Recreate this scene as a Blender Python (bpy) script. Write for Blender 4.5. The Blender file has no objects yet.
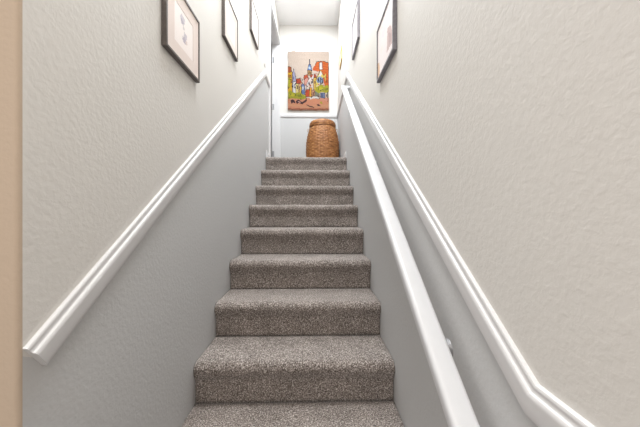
import bpy, bmesh, math, random
from mathutils import Vector, noise
random.seed(7)
scene = bpy.context.scene
COL = scene.collection
XL, XR = -0.5535, 0.3775          # faces of the stairwell walls
RISE, RUN, NSTEP = 0.19126, 0.2685, 10
LAND = 1.9126                     # landing floor height
YTOP = 3.146                      # landing nosing
YBACK = 4.41                      # wall at the end of the landing
CEIL = 4.28
XJ = -0.662                       # far face of the left wall (room behind the door)
D0, D1, DTOP = 3.445, 4.363, 3.937   # doorway in the left wall


def lin(c):
    return tuple(((v / 255) / 12.92 if v / 255 <= .04045 else ((v / 255 + .055) / 1.055) ** 2.4) for v in c)


# ------------------------------------------------------------------ materials
def new_mat(name):
    m = bpy.data.materials.new(name)
    m.use_nodes = True
    nt = m.node_tree
    return m, nt, nt.nodes['Principled BSDF']


def N(nt, kind, **kw):
    n = nt.nodes.new(kind)
    for k, v in kw.items():
        if k in n.inputs:
            n.inputs[k].default_value = v
        else:
            setattr(n, k, v)
    return n


def ramp(nt, stops):
    r = nt.nodes.new('ShaderNodeValToRGB')
    e = r.color_ramp.elements
    while len(e) < len(stops):
        e.new(0.5)
    for i, (p, c) in enumerate(stops):
        e[i].position = p
        e[i].color = (*c, 1)
    return r


def plain(name, rgb, rough=0.5, metal=0.0, bump=0.0, scale=60, var=0.04):
    m, nt, b = new_mat(name)
    b.inputs['Roughness'].default_value = rough
    b.inputs['Metallic'].default_value = metal
    tc = nt.nodes.new('ShaderNodeTexCoord')
    n = N(nt, 'ShaderNodeTexNoise', Scale=scale, Detail=3)
    nt.links.new(tc.outputs['Object'], n.inputs['Vector'])
    r = ramp(nt, [(0.3, tuple(v * (1 - var) for v in rgb)), (0.7, tuple(min(1, v * (1 + var)) for v in rgb))])
    nt.links.new(n.outputs['Fac'], r.inputs['Fac'])
    nt.links.new(r.outputs['Color'], b.inputs['Base Color'])
    if bump:
        bp = N(nt, 'ShaderNodeBump', Strength=bump, Distance=0.002)
        nt.links.new(n.outputs['Fac'], bp.inputs['Height'])
        nt.links.new(bp.outputs['Normal'], b.inputs['Normal'])
    return m


def wall_paint(name, rgb, dist=0.0022):
    """painted knock-down plaster"""
    m, nt, b = new_mat(name)
    b.inputs['Roughness'].default_value = 0.62
    b.inputs['Specular IOR Level'].default_value = 0.3
    b.inputs['Base Color'].default_value = (*rgb, 1)
    tc = nt.nodes.new('ShaderNodeTexCoord')
    n1 = N(nt, 'ShaderNodeTexNoise', Scale=78, Detail=3, Roughness=0.5, Distortion=0.25)
    n2 = N(nt, 'ShaderNodeTexNoise', Scale=120, Detail=2)
    nt.links.new(tc.outputs['Object'], n1.inputs['Vector'])
    nt.links.new(tc.outputs['Object'], n2.inputs['Vector'])
    r = ramp(nt, [(0.36, (0, 0, 0)), (0.68, (1, 1, 1))])
    nt.links.new(n1.outputs['Fac'], r.inputs['Fac'])
    mx = N(nt, 'ShaderNodeMath', operation='MULTIPLY_ADD')
    mx.inputs[1].default_value = 0.35
    nt.links.new(n2.outputs['Fac'], mx.inputs[0])
    nt.links.new(r.outputs['Color'], mx.inputs[2])
    bp = N(nt, 'ShaderNodeBump', Strength=0.16, Distance=dist)
    nt.links.new(mx.outputs[0], bp.inputs['Height'])
    nt.links.new(bp.outputs['Normal'], b.inputs['Normal'])
    return m


def carpet_mat():
    m, nt, b = new_mat('carpet_frieze')
    b.inputs['Roughness'].default_value = 0.95
    b.inputs['Specular IOR Level'].default_value = 0.1
    b.inputs['Sheen Weight'].default_value = 0.25
    b.inputs['Sheen Roughness'].default_value = 0.5
    tc = nt.nodes.new('ShaderNodeTexCoord')
    n1 = N(nt, 'ShaderNodeTexNoise', Scale=175, Detail=2.5, Roughness=0.65)
    n2 = N(nt, 'ShaderNodeTexNoise', Scale=9, Detail=3)
    n3 = N(nt, 'ShaderNodeTexVoronoi', Scale=230)
    for n in (n1, n2, n3):
        nt.links.new(tc.outputs['Object'], n.inputs['Vector'])
    r = ramp(nt, [(0.30, (0.045, 0.034, 0.028)), (0.43, (0.150, 0.124, 0.108)), (0.54, (0.30, 0.260, 0.236)), (0.68, (0.70, 0.64, 0.60))])
    nt.links.new(n1.outputs['Fac'], r.inputs['Fac'])
    r2 = ramp(nt, [(0.35, (0.88, 0.88, 0.88)), (0.65, (1.08, 1.08, 1.08))])
    nt.links.new(n2.outputs['Fac'], r2.inputs['Fac'])
    mx = N(nt, 'ShaderNodeMix', data_type='RGBA', blend_type='MULTIPLY')
    mx.inputs[0].default_value = 1
    nt.links.new(r.outputs['Color'], mx.inputs[6])
    nt.links.new(r2.outputs['Color'], mx.inputs[7])
    nt.links.new(mx.outputs[2], b.inputs['Base Color'])
    bp = N(nt, 'ShaderNodeBump', Strength=0.6, Distance=0.004)
    nt.links.new(n3.outputs['Distance'], bp.inputs['Height'])
    nt.links.new(bp.outputs['Normal'], b.inputs['Normal'])
    return m


def attr_mat(name, rough=0.6, bump=0.0, scale=300):
    """colours of a printed or stitched picture, read from the mesh"""
    m, nt, b = new_mat(name)
    b.inputs['Roughness'].default_value = rough
    a = N(nt, 'ShaderNodeVertexColor')
    a.layer_name = 'print'
    nt.links.new(a.outputs['Color'], b.inputs['Base Color'])
    if bump:
        tc = nt.nodes.new('ShaderNodeTexCoord')
        n = N(nt, 'ShaderNodeTexNoise', Scale=scale, Detail=2)
        nt.links.new(tc.outputs['Object'], n.inputs['Vector'])
        bp = N(nt, 'ShaderNodeBump', Strength=bump, Distance=0.003)
        nt.links.new(n.outputs['Fac'], bp.inputs['Height'])
        nt.links.new(bp.outputs['Normal'], b.inputs['Normal'])
    return m


def wicker_mat():
    m, nt, b = new_mat('wicker')
    b.inputs['Roughness'].default_value = 0.55
    tc = nt.nodes.new('ShaderNodeTexCoord')
    mp = N(nt, 'ShaderNodeMapping')
    mp.inputs['Scale'].default_value = (14, 14, 70)
    nt.links.new(tc.outputs['Object'], mp.inputs['Vector'])
    n = N(nt, 'ShaderNodeTexNoise', Scale=1.0, Detail=3, Roughness=0.7)
    nt.links.new(mp.outputs['Vector'], n.inputs['Vector'])
    r = ramp(nt, [(0.30, (0.12, 0.040, 0.010)), (0.46, (0.30, 0.115, 0.032)), (0.60, (0.44, 0.20, 0.065)), (0.76, (0.56, 0.33, 0.15))])
    nt.links.new(n.outputs['Fac'], r.inputs['Fac'])
    nt.links.new(r.outputs['Color'], b.inputs['Base Color'])
    return m


M = dict(
    upper=wall_paint('upper_wall_paint', (0.67, 0.648, 0.615)),
    lower=wall_paint('lower_wall_paint', (0.555, 0.556, 0.556)),
    corner=wall_paint('hall_wall_paint', (0.50, 0.40, 0.31)),
    ceil=wall_paint('ceiling_paint', (0.88, 0.88, 0.88)),
    trim=plain('white_trim_paint', (0.66, 0.655, 0.66), 0.4, scale=25, var=0.015),
    rail=plain('white_rail_paint', (0.62, 0.625, 0.64), 0.35, scale=25, var=0.015),
    carpet=carpet_mat(),
    bronze=plain('dark_bronze_frame', (0.105, 0.088, 0.08), 0.4, 0.0, scale=80, var=0.15),
    pewter=plain('grey_pewter_frame', (0.19, 0.18, 0.20), 0.35, 0.0, scale=80, var=0.15),
    gilt=plain('gilded_frame', (0.62, 0.42, 0.16), 0.35, 0.6, scale=90, var=0.2),
    nickel=plain('satin_nickel', (0.36, 0.36, 0.37), 0.4, 0.7, scale=90, var=0.05),
    plastic=plain('white_plastic', (0.78, 0.77, 0.75), 0.35, scale=40, var=0.01),
    wicker=wicker_mat(),
    rattan=plain('pale_rattan', (0.42, 0.30, 0.20), .5, scale=120, var=.2),
    canvas_edge=plain('canvas_edge', (0.50, 0.32, 0.22), 0.8, bump=0.4, scale=200, var=0.15),
    stitched=attr_mat('stitched_picture', 0.85, 0.5, 260),
    printed=attr_mat('printed_picture', 0.35),
)


# ------------------------------------------------------------------ helpers
def link(name, bm, mat, parent=None, smooth=False):
    bm.normal_update()
    me = bpy.data.meshes.new(name)
    bm.to_mesh(me)
    bm.free()
    for m in (mat if isinstance(mat, (list, tuple)) else [mat]):
        me.materials.append(m)
    if smooth:
        for p in me.polygons:
            p.use_smooth = True
    o = bpy.data.objects.new(name, me)
    COL.objects.link(o)
    if parent:
        o.parent = parent
        o.matrix_parent_inverse = parent.matrix_world.inverted()
    return o


def thing(name, label, cat, loc, group=None):
    o = bpy.data.objects.new(name, None)
    o.empty_display_size = 0.05
    COL.objects.link(o)
    o.location = loc
    o['label'] = label
    o['category'] = cat
    if group:
        o['group'] = group
    bpy.context.view_layer.update()
    return o


def struct(o, label=None, cat=None):
    o['kind'] = 'structure'
    if label:
        o['label'] = label
        o['category'] = cat
    return o


def box(bm, x0, x1, y0, y1, z0, z1, mi=0):
    vs = [bm.verts.new((x, y, z)) for x in (x0, x1) for y in (y0, y1) for z in (z0, z1)]
    out = []
    for f in ((0, 1, 3, 2), (4, 6, 7, 5), (0, 4, 5, 1), (2, 3, 7, 6), (0, 2, 6, 4), (1, 5, 7, 3)):
        fc = bm.faces.new([vs[i] for i in f])
        fc.material_index = mi
        out.append(fc)
    return vs


def bevel_all(bm, w, seg=2):
    bmesh.ops.bevel(bm, geom=list(bm.edges), offset=w, segments=seg, profile=0.5, affect='EDGES')


def prism_x(bm, poly, x0, x1, mi=0):
    """poly: (y, z) outline extruded along X"""
    a = [bm.verts.new((x0, y, z)) for y, z in poly]
    b = [bm.verts.new((x1, y, z)) for y, z in poly]
    n = len(poly)
    fs = [bm.faces.new(a), bm.faces.new(b[::-1])]
    for i in range(n):
        fs.append(bm.faces.new((a[i], b[i], b[(i + 1) % n], a[(i + 1) % n])))
    for f in fs:
        f.material_index = mi
    bmesh.ops.recalc_face_normals(bm, faces=fs)


def sweep(bm, rings, closed=False, caps=True):
    """rings: lists of 3-D points; skin them in order"""
    V = [[bm.verts.new(p) for p in r] for r in rings]
    n = len(V[0])
    fs = []
    m = len(V)
    for i in range(m if closed else m - 1):
        A, B = V[i], V[(i + 1) % m]
        for j in range(n):
            fs.append(bm.faces.new((A[j], A[(j + 1) % n], B[(j + 1) % n], B[j])))
    if caps and not closed:
        fs.append(bm.faces.new(V[0][::-1]))
        fs.append(bm.faces.new(V[-1]))
    bmesh.ops.recalc_face_normals(bm, faces=fs)


# chair-rail moulding: (out from the wall, up across the width)
PROF = [(0, .033), (.0045, .033), (.0080, .0318), (.0095, .0290), (.0098, .0265), (.0090, .0240), (.0090, .0200), (.0100, .0175),
        (.0140, .0160), (.0160, .0135), (.0168, .0095), (.0166, .0050), (.0156, -.0080), (.0146, -.0215), (.0138, -.0245),
        (.0105, -.0255), (.0100, -.0300), (.0080, -.0330), (0, -.0330)]


def rail_on_wall(bm, path, xw, sx, prof=PROF, start_square=True):
    """mitred moulding along a (y, z) path lying on the plane x = xw; sx = direction out of the wall"""
    rings = []
    for i, (y, z) in enumerate(path):
        dirs = []
        if i > 0:
            dirs.append(Vector((y - path[i - 1][0], z - path[i - 1][1])).normalized())
        if i < len(path) - 1:
            dirs.append(Vector((path[i + 1][0] - y, path[i + 1][1] - z)).normalized())
        nrm = [Vector((-d.y, d.x)) for d in dirs]
        if len(nrm) == 2:
            mit = (nrm[0] + nrm[1]).normalized()
            k = 1 / mit.dot(nrm[0])
            up = mit * k
        else:
            up = nrm[0]
        rings.append([(xw + sx * d, y + up.x * v, z + up.y * v) for d, v in prof])
    sweep(bm, rings)


def smooth_by_angle(o, deg=35):
    me = o.data
    for p in me.polygons:
        p.use_smooth = True
    bm = bmesh.new()
    bm.from_mesh(me)
    for e in bm.edges:
        if len(e.link_faces) == 2:
            e.smooth = e.calc_face_angle(0) < math.radians(deg)
        else:
            e.smooth = False
    bm.to_mesh(me)
    bm.free()


# ------------------------------------------------------------------ the stair walls
# centre lines of the chair rails as (y, z)
LPATH = [(0.5535, 0.9805), (3.110, 2.843), (D0 - 0.060, 2.843)]
RPATH = [(-1.9, 0.945), (0.462, 0.945), (3.112, 2.832), (YBACK, 2.832)]


def wall_panels(bm, x0, x1, path, ymin, ymax, zmin, zmax, front_x):
    """wall as a solid cut along the chair rail: material 0 above, 1 below"""
    pts = [(ymin, path[0][1] if path[0][0] <= ymin else path[0][1] + .012)]
    pts += [p for p in path if ymin < p[0] < ymax]
    pts.append((ymax, path[-1][1]))
    for a, b in zip(pts[:-1], pts[1:]):
        prism_x(bm, [(a[0], a[1]), (b[0], b[1]), (b[0], zmax), (a[0], zmax)], x0, x1, 0)
        prism_x(bm, [(a[0], zmin), (b[0], zmin), (b[0], b[1]), (a[0], a[1])], x0, x1, 1)


bm = bmesh.new()
wall_panels(bm, XJ, XL, LPATH, 0.5345, D0, 0, CEIL, XL)
box(bm, XJ, XL, D0, D1, DTOP, CEIL, 0)                       # over the doorway
box(bm, XJ, XL, D1, YBACK, LAND - .2, CEIL, 0)
struct(link('wall_left', bm, [M['upper'], M['lower']]))

bm = bmesh.new()
wall_panels(bm, XR, XR + 0.11, RPATH, -2.2, YBACK + .11, 0, CEIL, XR)
struct(link('wall_right', bm, [M['upper'], M['lower']]))

bm = bmesh.new()
box(bm, XJ - 1.4, XR, YBACK, YBACK + .11, 2.832, CEIL, 0)
box(bm, XJ - 1.4, XR, YBACK, YBACK + .11, LAND - .2, 2.832, 1)
struct(link('wall_back', bm, [M['upper'], M['lower']]))

# hall wall that turns away at the foot of the stairs, with a rounded plaster corner
bm = bmesh.new()
arc = [(XL - .009 + .009 * math.sin(a), 0.534 - .009 * math.cos(a)) for a in [i * math.pi / 16 for i in range(9)]]
outline = [(-2.6, 0.525)] + arc + [(XL, 0.5345), (-2.6, 0.5345)]
a = [bm.verts.new((x, y, 0)) for x, y in outline]
b = [bm.verts.new((x, y, 2.5)) for x, y in outline]
fs = [bm.faces.new(a[::-1]), bm.faces.new(b)]
for i in range(len(outline)):
    j = (i + 1) % len(outline)
    fs.append(bm.faces.new((a[i], a[j], b[j], b[i])))
bmesh.ops.recalc_face_normals(bm, faces=fs)
o = struct(link('wall_front', bm, M['corner']))
smooth_by_angle(o, 40)

bm = bmesh.new()
box(bm, XJ - 1.4, XR, 0.53, YBACK, CEIL, CEIL + .08)
struct(link('ceiling', bm, M['ceil']))
bm = bmesh.new()
box(bm, -2.6, XR, 0.40, 0.525, 2.5, CEIL + .08)              # header above the foot of the stairs
struct(link('wall_header', bm, M['upper']))
bm = bmesh.new()
box(bm, XJ - 1.4, XJ - 1.3, 2.6, YBACK, LAND, CEIL)
box(bm, XJ - 1.3, XJ, 2.6, 2.7, LAND, CEIL)
struct(link('wall_side', bm, M['upper']))

# floors
bm = bmesh.new()
box(bm, -2.6, XR, -2.2, 0.74, -.05, 0)
struct(link('floor', bm, M['carpet']))
bm = bmesh.new()
box(bm, XL, XR, YTOP + RUN + .03, YBACK, LAND - .1, LAND)
box(bm, XJ - 1.4, XL, D0, YBACK, LAND - .1, LAND)
box(bm, XJ - 1.4, XJ, 2.6, D0, LAND - .1, LAND)
struct(link('floor', bm, M['carpet']))

# ------------------------------------------------------------------ mouldings
bm = bmesh.new()
rail_on_wall(bm, LPATH, XL, 1)
o = struct(link('trim_1', bm, M['trim']), 'white moulded chair rail climbing the left stair wall to the door', 'chair rail')
smooth_by_angle(o, 30)
bm = bmesh.new()
rail_on_wall(bm, RPATH, XR, -1)
o = struct(link('trim_2', bm, M['trim']), 'white moulded chair rail on right wall behind the handrail', 'chair rail')
smooth_by_angle(o, 30)
bm = bmesh.new()
sweep(bm, [[(x, YBACK - d, 2.832 + v) for d, v in PROF] for x in (XL + .001, XR - .0005)])
o = struct(link('trim_3', bm, M['trim']), 'white chair rail on back wall under the tapestry', 'chair rail')
smooth_by_angle(o, 30)

BASE = [(0, 0), (.013, 0), (.013, .062), (.010, .070), (.006, .078), (.004, .083), (0, .083)]
bm = bmesh.new()
sweep(bm, [[(XR - d, y, LAND + v) for d, v in BASE] for y in (YTOP + .03, YBACK)])
struct(link('baseboard_right', bm, M['trim']))
bm = bmesh.new()
sweep(bm, [[(x, YBACK - d, LAND + v) for d, v in BASE] for x in (XL, XR - .0135)])
struct(link('baseboard_back', bm, M['trim']))
bm = bmesh.new()
sweep(bm, [[(XL + d, y, LAND + v) for d, v in BASE] for y in (YTOP + .03, D0 - .060)])
struct(link('baseboard_left', bm, M['trim']))

# ------------------------------------------------------------------ doorway on the landing
door = thing('door_1', 'white doorway with open white door at left of the landing', 'door', ((XL + XJ) / 2, D1, LAND))
door['kind'] = 'structure'
JT = .012
bm = bmesh.new()
box(bm, XJ, XL, D0, D0 + JT, LAND, DTOP)
box(bm, XJ, XL, D1 - JT, D1, LAND, DTOP)
box(bm, XJ, XL, D0 + JT, D1 - JT, DTOP - JT, DTOP)
link('jamb', bm, M['trim'], door)
CAS = [(0, 0), (.017, 0), (.017, .035), (.012, .045), (.010, .058), (0, .058)]   # (out of wall, away from the opening)
bm = bmesh.new()
e = .004
rings = []
for (y, z, sy, sz) in ((D0 - e, LAND, -1, 0), (D0 - e, DTOP + e, -1, 1)):
    rings.append([(XL + d, y + sy * v, z + sz * v) for d, v in CAS])
sweep(bm, rings)
w = YBACK - D1 - e
sweep(bm, [[(XL + d, D1 + e - .008 + min(v, w + .007), z) for d, v in CAS] for z in (LAND, DTOP + e + .058)])
sweep(bm, [[(XL + d, y, DTOP + e + v) for d, v in CAS] for y in (D0 - e, D1 + e)])
link('casing', bm, M['trim'], door)
bm = bmesh.new()
box(bm, XJ - .80, XJ - .030, D1 - .052, D1 - .017, LAND + .012, DTOP - JT - .003)
bevel_all(bm, .002, 1)
slab = link('door_slab', bm, M['trim'], door)
for i, z in enumerate((2.202, 2.943, 3.683)):
    bm = bmesh.new()
    box(bm, XJ + .002, XJ + .034, D1 - JT - .003, D1 - JT, z - .045, z + .045)
    bmesh.ops.create_cone(bm, cap_ends=True, segments=12, radius1=.008, radius2=.008, depth=.09)
    vs = [v for v in bm.verts][8:]
    for v in vs:
        v.co += Vector((XJ + .004, D1 - JT - .008, z))
    link('hinge', bm, M['nickel'], door)

# ------------------------------------------------------------------ carpeted stairs
stairs = thing('staircase', 'flight of steps wrapped in speckled grey-brown carpet between the stair walls', 'stairs', (0, YTOP - RUN * 9, 0))


def step_bm(y0, z0, depth):
    prof = [(.024, -RISE - .004)]
    for i in range(1, 9):
        prof.append((.024, -RISE + .001 + i * (RISE - .095) / 8))
    # rolled nosing, soft underneath
    R = .034
    prof += [(.0205, -.082), (.0140, -.070), (.0070, -.056), (.0020, -.046)]
    for i in range(0, 10):
        t = math.radians(190 - i * 11)
        prof.append((R + R * math.cos(t), -R + R * math.sin(t)))
    for i in range(1, 15):
        prof.append((R + (depth - R) * i / 14, 0))
    nx = 150
    bm = bmesh.new()
    X0, X1 = XL + .0015, XR - .0015
    grid = []
    for i in range(nx + 1):
        t = i / nx
        x = X0 + (X1 - X0) * t
        edge = min(t, 1 - t) * (X1 - X0)
        col = []
        for j, (py, pz) in enumerate(prof):
            v = Vector((x, y0 + py, z0 + pz))
            if 0 < j < len(prof) - 1:
                k = noise.noise(v * 95) * .0026 + noise.noise(v * 14) * .0022
                rnd = max(0, .012 - edge) / .012
                k -= .003 * rnd * rnd
                if j < 9:
                    v.y -= k
                elif j < 22:
                    v.y -= k * .7
                    v.z += k * .7
                else:
                    v.z += k
            col.append(bm.verts.new(v))
        # body of the step under the carpet
        col.append(bm.verts.new((x, y0 + depth, z0 - RISE - .004)))
        grid.append(col)
    n = len(grid[0])
    for i in range(nx):
        for j in range(n):
            k = (j + 1) % n
            f = bm.faces.new((grid[i][j], grid[i + 1][j], grid[i + 1][k], grid[i][k]))
            f.smooth = j < n - 2
    bm.faces.new(grid[0])
    bm.faces.new(grid[-1][::-1])
    bmesh.ops.recalc_face_normals(bm, faces=list(bm.faces))
    return bm


for k in range(NSTEP):
    link('step', step_bm(YTOP - RUN * k, LAND - RISE * k, RUN + .0225), M['carpet'], stairs)

# ------------------------------------------------------------------ handrail
hr = thing('handrail', 'white rounded wooden handrail on metal brackets along the right wall', 'handrail', (XR, 2.9, 2.6))
HX = 0.314
HS = 0.762
P0 = Vector((HX, 0.44, 0.823 - HS * (0.577 - 0.44)))
P1 = Vector((HX, 2.905, 0.823 + HS * (2.905 - 0.577)))
hw, hh, rr = .029, .019, .012


def rrect(w, h, r, n=5):
    out = []
    for cx, cy, a0 in ((w - r, h - r, 0), (-w + r, h - r, 90), (-w + r, -h + r, 180), (w - r, -h + r, 270)):
        for i in range(n + 1):
            a = math.radians(a0 + 90 * i / n)
            out.append((cx + r * math.cos(a), cy + r * math.sin(a)))
    return out


sec = rrect(hw, hh, rr)
dirn = (P1 - P0).normalized()
upv = Vector((0, -dirn.z, dirn.y))
bm = bmesh.new()
rings = []
for P, d in ((P0, 0), (P1, 0)):
    rings.append([P + Vector((1, 0, 0)) * u + upv * v for u, v in sec])
sweep(bm, rings)
o = link('rail', bm, M['rail'], hr)
smooth_by_angle(o, 40)
for P in (P0, P1):       # short returns from the rail ends into the wall
    bm = bmesh.new()
    s = 1 if P is P0 else -1
    c = P + dirn * (s * .026)
    rings = [[Vector((x, c.y, c.z)) + dirn * (u * .026 / hw) + upv * (v * .98) for u, v in sec] for x in (HX + hw - .012, XR)]
    sweep(bm, rings)
    o = link('rail_return', bm, M['rail'], hr)
    smooth_by_angle(o, 40)
for y, drop in ((0.765, .058), (1.66, .070), (2.62, .070)):
    z = 0.823 + HS * (y - 0.577) - hh * 1.25
    bm = bmesh.new()
    # rosette on the wall
    m4 = bmesh.ops.create_cone(bm, cap_ends=True, segments=24, radius1=.028, radius2=.022, depth=.010)
    for v in m4['verts']:
        x_, y_, z_ = v.co
        v.co = Vector((XR - .005 - z_, y + x_, z - drop + y_))
    # curved arm
    pts = []
    for i in range(9):
        t = i / 8
        a = t * math.pi / 2
        pts.append(Vector((XR - .008 - (XR - .008 - HX) * math.sin(a), y, z - drop + drop * (1 - math.cos(a)))))
    rings = []
    for i, p in enumerate(pts):
        d = (pts[min(i + 1, 8)] - pts[max(i - 1, 0)]).normalized()
        s1 = Vector((0, 1, 0))
        s2 = d.cross(s1)
        rings.append([p + s1 * (.0065 * math.cos(q)) + s2 * (.0065 * math.sin(q)) for q in [j * math.pi / 5 for j in range(10)]])
    sweep(bm, rings)
    # saddle under the rail
    sv = box(bm, HX - .012, HX + .012, y - .03, y + .03, -.0015, .0015)
    for v in sv:
        v.co.z += z + (v.co.y - y) * HS
    o = link('bracket', bm, M['nickel'], hr)
    smooth_by_angle(o, 40)


# ------------------------------------------------------------------ painted pictures
def inpoly(x, y, poly):
    c = False
    n = len(poly)
    for i in range(n):
        x1, y1 = poly[i]
        x2, y2 = poly[i - 1]
        if (y1 > y) != (y2 > y) and x < (x2 - x1) * (y - y1) / (y2 - y1) + x1:
            c = not c
    return c


def picture(bm, nu, nv, place, shapes, base, jitter=0.05, wob=0.0, seed=0, dim=1.0):
    """grid of small quads coloured by the drawing; u to the right, v downwards"""
    lay = bm.loops.layers.float_color.new('print')
    boxes = [(min(p[0] for p in s), max(p[0] for p in s), min(p[1] for p in s), max(p[1] for p in s)) for s, c in shapes]
    V = [[bm.verts.new(place(i / nu, j / nv)) for j in range(nv + 1)] for i in range(nu + 1)]
    rnd = random.Random(seed)
    for i in range(nu):
        for j in range(nv):
            u, v = (i + .5) / nu, (j + .5) / nv
            if wob:
                q = Vector((u * 23, v * 23, seed))
                u += noise.noise(q) * wob
                v += noise.noise(q + Vector((7, 3, 1))) * wob
            c = base(u, v) if callable(base) else base
            for (s, col), bb in zip(shapes, boxes):
                if bb[0] <= u <= bb[1] and bb[2] <= v <= bb[3] and inpoly(u, v, s):
                    c = col
            k = 1 + rnd.uniform(-jitter, jitter)
            c = [q * dim for q in lin([max(0, min(255, q * k)) for q in c])]
            f = bm.faces.new((V[i][j], V[i][j + 1], V[i + 1][j + 1], V[i + 1][j]))
            for lp in f.loops:
                lp[lay] = (*c, 1)
    return V


def R(u0, v0, u1, v1):
    return [(u0, v0), (u1, v0), (u1, v1), (u0, v1)]


def town():
    S = []
    A = lambda p, c: S.append((p, c))
    ink = (52, 30, 32)

    def block(p, c, w=.010):
        cx = sum(q[0] for q in p) / len(p)
        cy = sum(q[1] for q in p) / len(p)
        A([(x + (w if x > cx else -w), y + (w * .7 if y > cy else -w * .7)) for x, y in p], ink)
        A(p, c)
    # ground
    A([(0, .80), (.3, .79), (.6, .80), (1, .79), (1, 1), (0, 1)], (232, 166, 134))
    A([(0, .90), (.5, .93), (1, .90), (1, .955), (.5, .965), (0, .94)], (230, 176, 140))
    A(R(0, .975, 1, 1), (170, 110, 84))
    # left buildings
    block([(0, .29), (.03, .255), (.075, .27), (.085, .36), (0, .36)], (186, 104, 42))
    block(R(0, .36, .10, .72), (236, 190, 44))
    for q in ((.01, .40), (.055, .40), (.01, .49), (.055, .49), (.03, .58)):
        A(R(q[0], q[1], q[0] + .03, q[1] + .05), (150, 84, 40))
    A(R(.0, .45, .05, .62), (196, 190, 40))
    block([(.115, .40), (.145, .30), (.175, .40), (.19, .46), (.19, .60), (.115, .60)], (182, 178, 204))
    A(R(.13, .43, .15, .48), (92, 90, 130))
    block(R(.13, .52, .20, .72), (240, 234, 230))
    A(R(.15, .56, .17, .62), (120, 116, 150))
    block([(.20, .47), (.29, .455), (.33, .54), (.20, .56)], (200, 88, 40))
    block(R(.20, .55, .27, .72), (238, 218, 150))
    A(R(.22, .58, .245, .64), (110, 70, 60))
    block([(.27, .56), (.34, .53), (.37, .58), (.37, .72), (.27, .72)], (226, 178, 150))
    block(R(.335, .56, .405, .73), (128, 146, 186))
    A(R(.35, .60, .375, .66), (235, 235, 240))
    block(R(.29, .60, .33, .73), (228, 196, 88))
    # church tower
    block([(.525, .135), (.535, .135), (.545, .235), (.515, .235)], (112, 104, 120), .004)
    block([(.515, .225), (.55, .225), (.575, .29), (.585, .325), (.475, .325), (.49, .29)], (112, 142, 196))
    A([(.505, .26), (.55, .26), (.56, .30), (.50, .30)], (206, 222, 240))
    block(R(.485, .325, .575, .41), (196, 158, 112))
    A(R(.505, .345, .525, .385), ink)
    A(R(.54, .345, .558, .385), ink)
    # middle houses
    block([(.40, .41), (.47, .395), (.50, .47), (.38, .49)], (212, 100, 44))
    block([(.55, .40), (.66, .385), (.70, .45), (.64, .49), (.55, .46)], (200, 92, 44))
    block([(.40, .48), (.45, .45), (.52, .48), (.52, .58), (.40, .58)], (232, 172, 158))
    block([(.50, .49), (.56, .44), (.63, .49), (.63, .37), (.47, .64), (.46, .56)], (244, 232, 228))
    A(R(.50, .52, .525, .56), (96, 84, 110))
    A(R(.565, .51, .59, .55), (96, 84, 110))
    A(R(.53, .57, .56, .60), (186, 90, 80))
    block(R(.63, .45, .69, .66), (234, 198, 96))
    A(R(.645, .50, .67, .55), (150, 90, 60))
    block([(.43, .67), (.50, .65), (.53, .67), (.53, .77), (.43, .77)], (212, 96, 40))
    block(R(.53, .62, .58, .77), (240, 178, 60))
    block(R(.58, .66, .67, .77), (212, 160, 130))
    A(R(.60, .69, .63, .77), (120, 90, 80))
    block([(.66, .68), (.76, .66), (.77, .80), (.66, .80)], (150, 150, 132))
    A([(.52, .785), (.74, .765), (.76, .80), (.55, .815)], (246, 236, 230))
    # large right-hand roof
    block([(.71, .175), (.85, .165), (.985, .19), (.998, .66), (.91, .62), (.86, .45), (.80, .34), (.63, .315)], (226, 124, 44))
    for i in range(9):
        v = .20 + i * .045
        A([(.70 - i * .004, v), (.99, v + .012), (.99, v + .020), (.70 - i * .004, v + .008)], (196, 92, 30))
    A([(.60, .30), (.65, .25), (.70, .20), (.69, .30), (.73, .335), (.62, .325)], (222, 112, 40))
    block([(.775, .19), (.835, .185), (.845, .30), (.775, .31)], (240, 228, 222))
    A(R(.795, .17, .825, .19), (150, 70, 50))
    block([(.80, .32), (.86, .40), (.92, .50), (.93, .37), (.68, .62), (.68, .52), (.74, .41)], (236, 214, 120))
    A([(.80, .33), (.84, .38), (.80, .42), (.75, .42)], (244, 234, 226))
    A([(.74, .44), (.80, .42), (.86, .46), (.88, .52), (.72, .54), (.70, .50)], (150, 172, 204))
    for q in (.735, .79, .845):
        A(R(q, .45, q + .02, .53), ink)
    # tree and stalls on the right
    A([(.66, .68), (.69, .61), (.76, .58), (.82, .555), (.88, .59), (.96, .565), (1.0, .60), (1.0, .69), (.94, .705), (.84, .69), (.76, .71)], (188, 184, 26))
    A([(.72, .63), (.80, .60), (.86, .63), (.80, .66)], (214, 206, 54))
    A([(.88, .64), (.96, .61), (.98, .65), (.92, .67)], (158, 156, 20))
    block(R(.80, .71, .905, .80), (134, 144, 180))
    A(R(.83, .72, .845, .80), ink)
    A(R(.92, .72, .94, .81), (226, 190, 170))
    A(R(.965, .69, .985, .86), ink)
    A([(.78, .80), (.98, .795), (.98, .84), (.80, .83)], (232, 170, 150))
    # hedges on the left
    A([(0, .70), (.06, .665), (.12, .70), (.20, .715), (.28, .70), (.36, .735), (.43, .75), (.44, .80), (.30, .825), (.16, .80), (0, .815)], (180, 176, 30))
    A([(.02, .74), (.10, .71), (.18, .75), (.10, .78)], (208, 198, 56))
    A([(.22, .75), (.32, .74), (.36, .78), (.26, .79)], (152, 150, 22))
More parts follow.
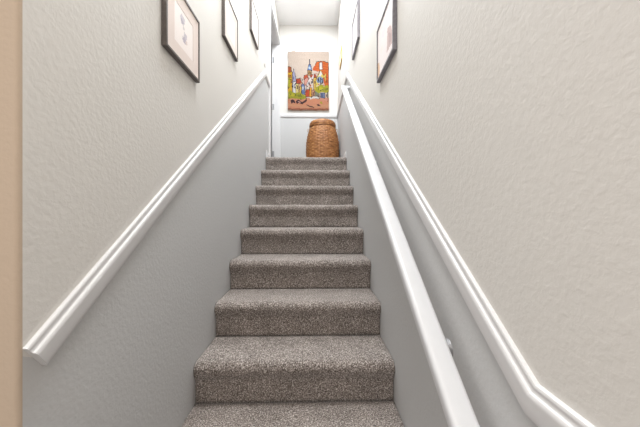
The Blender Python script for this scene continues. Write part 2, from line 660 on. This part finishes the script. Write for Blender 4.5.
    # horses, carts and people as dark strokes
    for p in ([(.06, .85), (.12, .82), (.17, .84), (.19, .89), (.13, .87), (.10, .90), (.08, .89)],
              [(.19, .855), (.25, .83), (.30, .85), (.36, .86), (.42, .83), (.46, .80), (.47, .845), (.40, .88), (.36, .905), (.27, .885), (.22, .90)],
              [(.44, .90), (.52, .925), (.58, .935), (.65, .955), (.63, .965), (.55, .955), (.46, .92)],
              [(.70, .905), (.74, .89), (.78, .92), (.80, .94), (.74, .935)]):
        A(p, (88, 50, 60))
    A([(.24, .855), (.32, .865), (.30, .88), (.25, .875)], (226, 182, 170))
    A([(.78, .87), (.82, .86), (.86, .895), (.81, .90)], (188, 184, 40))
    rnd = random.Random(11)
    for i in range(70):
        x, y = rnd.uniform(0, .97), rnd.uniform(.44, .80)
        if rnd.random() < .5:
            A(R(x, y, x + .012, y + rnd.uniform(.015, .05)), ink)
        else:
            l = rnd.uniform(.02, .05)
            A([(x, y), (x + l, y - rnd.uniform(-.02, .02)), (x + l, y + .008), (x, y + .009)], rnd.choice([ink, (128, 66, 44), (96, 84, 110)]))
    deep = lambda c: tuple(max(0, min(255, (q - 150) * 1.22 + 140)) for q in c)
    return [(p, deep(c)) for p, c in S]


def sky(u, v):
    t = 6 * noise.noise(Vector((u * 3, v * 26, 2)))
    return (238 + t, 216 + t, 198 + t)


cx0, cx1, cz0, cz1 = -0.414, 0.235, 2.913, 3.842
tap = thing('tapestry', 'stitched wall hanging of a bright old town square, above the wicker hamper', 'wall art', ((cx0 + cx1) / 2, YBACK, cz0))


def wav(u, v):
    du = .005 * noise.noise(Vector((v * 9, u * 3, 4)))
    dv = .009 * noise.noise(Vector((u * 11, v * 3, 9)))
    return Vector((cx0 + (cx1 - cx0) * u + du, YBACK - .030, cz1 - (cz1 - cz0) * v + dv))


bm = bmesh.new()
picture(bm, 116, 166, wav, town(), sky, .06, .007, 3, .39)
link('stitched_face', bm, M['stitched'], tap)
bm = bmesh.new()
NB = 60
rim = [(i / NB, 0) for i in range(NB)] + [(1, i / NB) for i in range(NB)] + [(1 - i / NB, 1) for i in range(NB)] + [(0, 1 - i / NB) for i in range(NB)]
ringA = [wav(u, v) + Vector((0, .0004, 0)) for u, v in rim]
ringB = [Vector((p.x, YBACK - .001, p.z)) for p in ringA]
sweep(bm, [ringA, ringB])
link('backing', bm, M['canvas_edge'], tap)


# ------------------------------------------------------------------ framed pictures
def framed(name, label, cat, group, xw, sx, y0, y1, z0, z1, fmat, shapes, base, bar=.010, depth=.020, wob=.02, seed=1, mat_inset=None, mat_rgb=(228, 212, 203)):
    t = thing(name, label, cat, (xw, (y0 + y1) / 2, z0), group)
    X = lambda d: xw + sx * d
    bm = bmesh.new()
    outer = [(y0, z0), (y1, z0), (y1, z1), (y0, z1)]
    inner = [(y0 + bar, z0 + bar), (y1 - bar, z0 + bar), (y1 - bar, z1 - bar), (y0 + bar, z1 - bar)]
    rings = []
    ch = .0015
    for k in range(4):
        o_, i_ = outer[k], inner[k]
        sy = 1 if k in (0, 3) else -1
        sz = 1 if k in (0, 1) else -1
        rings.append([(X(.001), *o_), (X(depth - ch), *o_), (X(depth), o_[0] + sy * ch, o_[1] + sz * ch), (X(depth), i_[0] - sy * ch, i_[1] - sz * ch),
                      (X(depth - ch), *i_), (X(.001), *i_)])
    sweep(bm, rings, closed=True)
    link('frame', bm, fmat, t)
    yi0, yi1, zi0, zi1 = y0 + bar, y1 - bar, z0 + bar, z1 - bar
    # u runs to the right as a person facing the wall sees it
    def place(u, v):
        yy = yi0 + (yi1 - yi0) * (u if sx > 0 else 1 - u)
        return Vector((X(depth - .005), yy, zi1 - (zi1 - zi0) * v))
    if mat_inset:
        mi = mat_inset
        bm = bmesh.new()
        yo, zo = (yi1 - yi0) * mi, (zi1 - zi0) * mi
        out = [(yi0, zi0), (yi1, zi0), (yi1, zi1), (yi0, zi1)]
        inn = [(yi0 + yo, zi0 + zo), (yi1 - yo, zi0 + zo), (yi1 - yo, zi1 - zo), (yi0 + yo, zi1 - zo)]
        sweep(bm, [[(X(depth - .004), *a), (X(depth - .004), *b), (X(depth - .006), *b), (X(depth - .006), *a)] for a, b in zip(out, inn)], closed=True)
        link('mat_board', bm, plain('mat_board_paper', lin(mat_rgb), .7, scale=200, var=.02), t)
        def place(u, v):
            yy = yi0 + yo + (yi1 - yi0 - 2 * yo) * (u if sx > 0 else 1 - u)
            return Vector((X(depth - .0050), yy, zi1 - zo - (zi1 - zi0 - 2 * zo) * v))
    bm = bmesh.new()
    V = picture(bm, 56, 56, place, shapes, base, .012, wob, seed)
    ret = bmesh.ops.extrude_face_region(bm, geom=list(bm.faces))
    for g in ret['geom']:
        if isinstance(g, bmesh.types.BMVert):
            g.co.x = X(.002)
    link('print', bm, M['printed'], t)
    return t


def blob(cx, cy, r, seed, sq=1.0):
    rnd = random.Random(seed)
    return [(cx + r * rnd.uniform(.6, 1.15) * math.cos(a), cy + sq * r * rnd.uniform(.6, 1.15) * math.sin(a)) for a in [i * math.tau / 12 for i in range(12)]]


flower = [(blob(.42, .22, .13, 1), (196, 188, 196)), (blob(.40, .30, .09, 2), (172, 162, 176)), (blob(.48, .42, .05, 3), (206, 196, 200)),
          (blob(.56, .58, .11, 4), (196, 186, 196)), (blob(.50, .70, .10, 5), (178, 166, 180)), (blob(.62, .72, .06, 6), (214, 196, 190)),
          ([(.44, .30), (.47, .30), (.54, .60), (.51, .60)], (200, 196, 192))]
framed('picture_frame', 'dark framed flower sketch on left wall, nearest the foot of the stairs', 'framed picture', 'framed pictures on the left wall',
       XL, 1, 1.008, 1.299, 1.875, 2.157, M['bronze'], flower, (238, 228, 224), mat_inset=.20, mat_rgb=(226, 212, 205))
leafy = [(blob(.45, .35, .12, 11), (226, 214, 214)), (blob(.52, .55, .14, 12, .7), (232, 218, 210)), (blob(.5, .75, .08, 13), (222, 210, 206))]
framed('picture_frame', 'dark framed pale picture on left wall, middle one of the row of three', 'framed picture', 'framed pictures on the left wall',
       XL, 1, 1.657, 1.945, 2.330, 2.618, M['bronze'], leafy, (228, 220, 217), mat_inset=.17, mat_rgb=(222, 211, 205), seed=2)
framed('picture_frame', 'dark framed pale picture on left wall, highest and closest to the door', 'framed picture', 'framed pictures on the left wall',
       XL, 1, 2.370, 2.665, 2.842, 3.133, M['bronze'], [(blob(.5, .45, .16, 21), (234, 222, 218)), (blob(.45, .65, .1, 22), (216, 202, 198))], (228, 221, 218), mat_inset=.17, mat_rgb=(222, 213, 208), seed=3)
sail = [([(.68, .42), (.86, .50), (1, .74), (1, .88), (.78, .84), (.64, .86)], (196, 170, 168)), ([(.74, .55), (.9, .66), (.92, .8), (.78, .8)], (176, 146, 146)),
        ([(0, .66), (.10, .70), (.17, .84), (.12, .96), (0, .97)], (222, 186, 152)), (blob(.45, .30, .16, 31, .6), (236, 222, 226)), (blob(.3, .55, .12, 32, .5), (240, 226, 222))]
# the right wall's pictures are seen mirrored in u: u = 0 is the end nearest the landing
framed('picture_frame', 'grey framed print with mauve shapes on right wall, nearest and larger', 'framed picture', 'framed pictures on the right wall',
       XR, -1, 1.238, 1.562, 2.008, 2.302, M['pewter'], sail, (238, 228, 228), bar=.013, depth=.021, seed=4)
framed('picture_frame', 'grey framed pale print on right wall, further up the stairs', 'framed picture', 'framed pictures on the right wall',
       XR, -1, 2.248, 2.590, 2.712, 3.030, M['pewter'], [(blob(.5, .5, .2, 41, .6), (232, 226, 234)), (blob(.6, .7, .12, 42), (204, 198, 212))], (224, 220, 226), bar=.013, depth=.021, seed=5)
framed('picture_frame', 'small gilt framed picture on right wall near the tapestry', 'framed picture', None,
       XR, -1, 3.640, 3.930, 3.322, 3.500, M['gilt'], [(blob(.5, .5, .2, 51), (226, 214, 170))], (240, 232, 206), bar=.022, depth=.014, seed=6)

# ------------------------------------------------------------------ light switch by the door
sw = thing('light_switch', 'white light switch plate on left wall above the chair rail end', 'light switch', (XL, 3.10, 2.92))
bm = bmesh.new()
box(bm, XL + .0005, XL + .007, 3.055, 3.127, 2.915, 3.030)
bevel_all(bm, .0025, 2)
link('plate', bm, M['plastic'], sw)
bm = bmesh.new()
box(bm, XL + .006, XL + .011, 3.075, 3.107, 2.940, 3.005)
bevel_all(bm, .002, 1)
link('rocker', bm, M['plastic'], sw)

# ------------------------------------------------------------------ wicker hamper
BX, BY = 0.125, 4.02
bk = thing('wicker_hamper', 'brown barrel shaped wicker hamper with lid standing on the landing', 'basket', (BX, BY, LAND))


def interp(prof, h):
    for (a, ra), (b, rb) in zip(prof[:-1], prof[1:]):
        if h <= b:
            t = (h - a) / (b - a)
            t = t * t * (3 - 2 * t) * .4 + t * .6
            return ra + (rb - ra) * t
    return prof[-1][1]


def weave(bm, prof, rows, stakes, amp, z0):
    segs = stakes * 6
    hs = [prof[0][0] + (prof[-1][0] - prof[0][0]) * i / (rows * 5) for i in range(rows * 5 + 1)]
    rings = []
    for i, h in enumerate(hs):
        r = interp(prof, h)
        row = i / 5
        sgn = 1 if int(row) % 2 == 0 else -1
        strand = abs(math.sin(math.pi * row))
        ring = []
        for j in range(segs):
            a = j / segs * math.tau
            k = amp * (strand * (.5 + .4 * sgn * math.cos(a * stakes / 2)) + .8 * abs(math.cos(a * stakes / 2)))
            k += .0015 * noise.noise(Vector((math.cos(a) * 5, math.sin(a) * 5, h * 12)))
            ring.append((BX + (r + k) * math.cos(a), BY + (r + k) * math.sin(a), z0 + h))
        rings.append(ring)
    sweep(bm, rings)


bm = bmesh.new()
weave(bm, [(0.0, .205), (.08, .222), (.17, .233), (.27, .2355), (.38, .232), (.47, .216), (.55, .194), (.598, .181)], 27, 34, .0065, LAND)
link('basket_body', bm, M['wicker'], bk, smooth=True)
bm = bmesh.new()
weave(bm, [(.600, .184), (.630, .190), (.655, .184), (.678, .168), (.694, .135), (.702, .075), (.706, .012)], 8, 34, .004, LAND)
link('lid', bm, M['wicker'], bk, smooth=True)


def torus_rope(bm, R0, r0, z, twist=60, segs=180):
    rings = []
    for i in range(segs):
        a = i / segs * math.tau
        ring = []
        for j in range(8):
            q = j / 8 * math.tau
            rr_ = r0 * (1 + .22 * math.cos(2 * (q + a * twist / 2)))
            ring.append((BX + (R0 + rr_ * math.cos(q)) * math.cos(a), BY + (R0 + rr_ * math.cos(q)) * math.sin(a), z + rr_ * math.sin(q)))
        rings.append(ring)
    sweep(bm, rings, closed=True)


bm = bmesh.new()
torus_rope(bm, .187, .007, LAND + .605)
link('lid_rim', bm, M['wicker'], bk, smooth=True)
bm = bmesh.new()
torus_rope(bm, .2065, .006, LAND + .512)
link('woven_band', bm, M['wicker'], bk, smooth=True)
bm = bmesh.new()
torus_rope(bm, .206, .008, LAND + .009)
link('foot_rim', bm, M['wicker'], bk, smooth=True)
for s in (-1, 1):
    bm = bmesh.new()
    rings = []
    for i in range(20):
        a = i / 20 * math.tau
        c = Vector((BX + s * (.208 + .013 * math.cos(a)), BY, LAND + .562 + .022 * math.sin(a)))
        d = Vector((s * math.cos(a), 0, math.sin(a)))
        rings.append([c + d * (.0045 * math.cos(q)) + Vector((0, 1, 0)) * (.0045 * math.sin(q)) for q in [j * math.tau / 8 for j in range(8)]])
    sweep(bm, rings, closed=True)
    link('handle', bm, M['rattan'], bk, smooth=True)


# ------------------------------------------------------------------ light
def area(name, loc, rot, size, power, rgb, size_y=None):
    l = bpy.data.lights.new(name, 'AREA')
    l.energy = power
    l.color = rgb
    l.size = size
    if size_y:
        l.shape = 'RECTANGLE'
        l.size_y = size_y
    o = bpy.data.objects.new(name, l)
    o.location = loc
    o.rotation_euler = rot
    COL.objects.link(o)
    return o


area('landing_ceiling_lamp', (-0.10, 3.45, CEIL - .02), (0, 0, 0), .45, 38, (0.90, 0.95, 1.0))
area('stair_ceiling_lamp', (-0.10, 1.35, CEIL - .02), (0, 0, 0), .5, 58, (0.95, 0.98, 1.0))
area('hall_ceiling_lamp', (-0.25, -0.9, 2.46), (0, 0, 0), .9, 24, (1.0, 0.91, 0.82))

w = bpy.data.worlds.new('world')
scene.world = w
w.use_nodes = True
bg = w.node_tree.nodes['Background']
bg.inputs['Color'].default_value = (1.0, 0.96, 0.92, 1)
bg.inputs['Strength'].default_value = 0.85

# ------------------------------------------------------------------ camera
cd = bpy.data.cameras.new('camera')
cd.sensor_width = 36
cd.lens = 275 / 640 * 36
cd.clip_start = .02
cam = bpy.data.objects.new('camera', cd)
COL.objects.link(cam)
cam.location = (0, 0, 1.264)
cam.rotation_euler = (math.pi / 2, 0, -math.atan(6 / 275))
scene.camera = cam

scene.view_settings.view_transform = 'Standard'
scene.view_settings.look = 'None'
scene.view_settings.exposure = 0.06
scene.view_settings.gamma = 1
scene.view_settings.use_curve_mapping = False
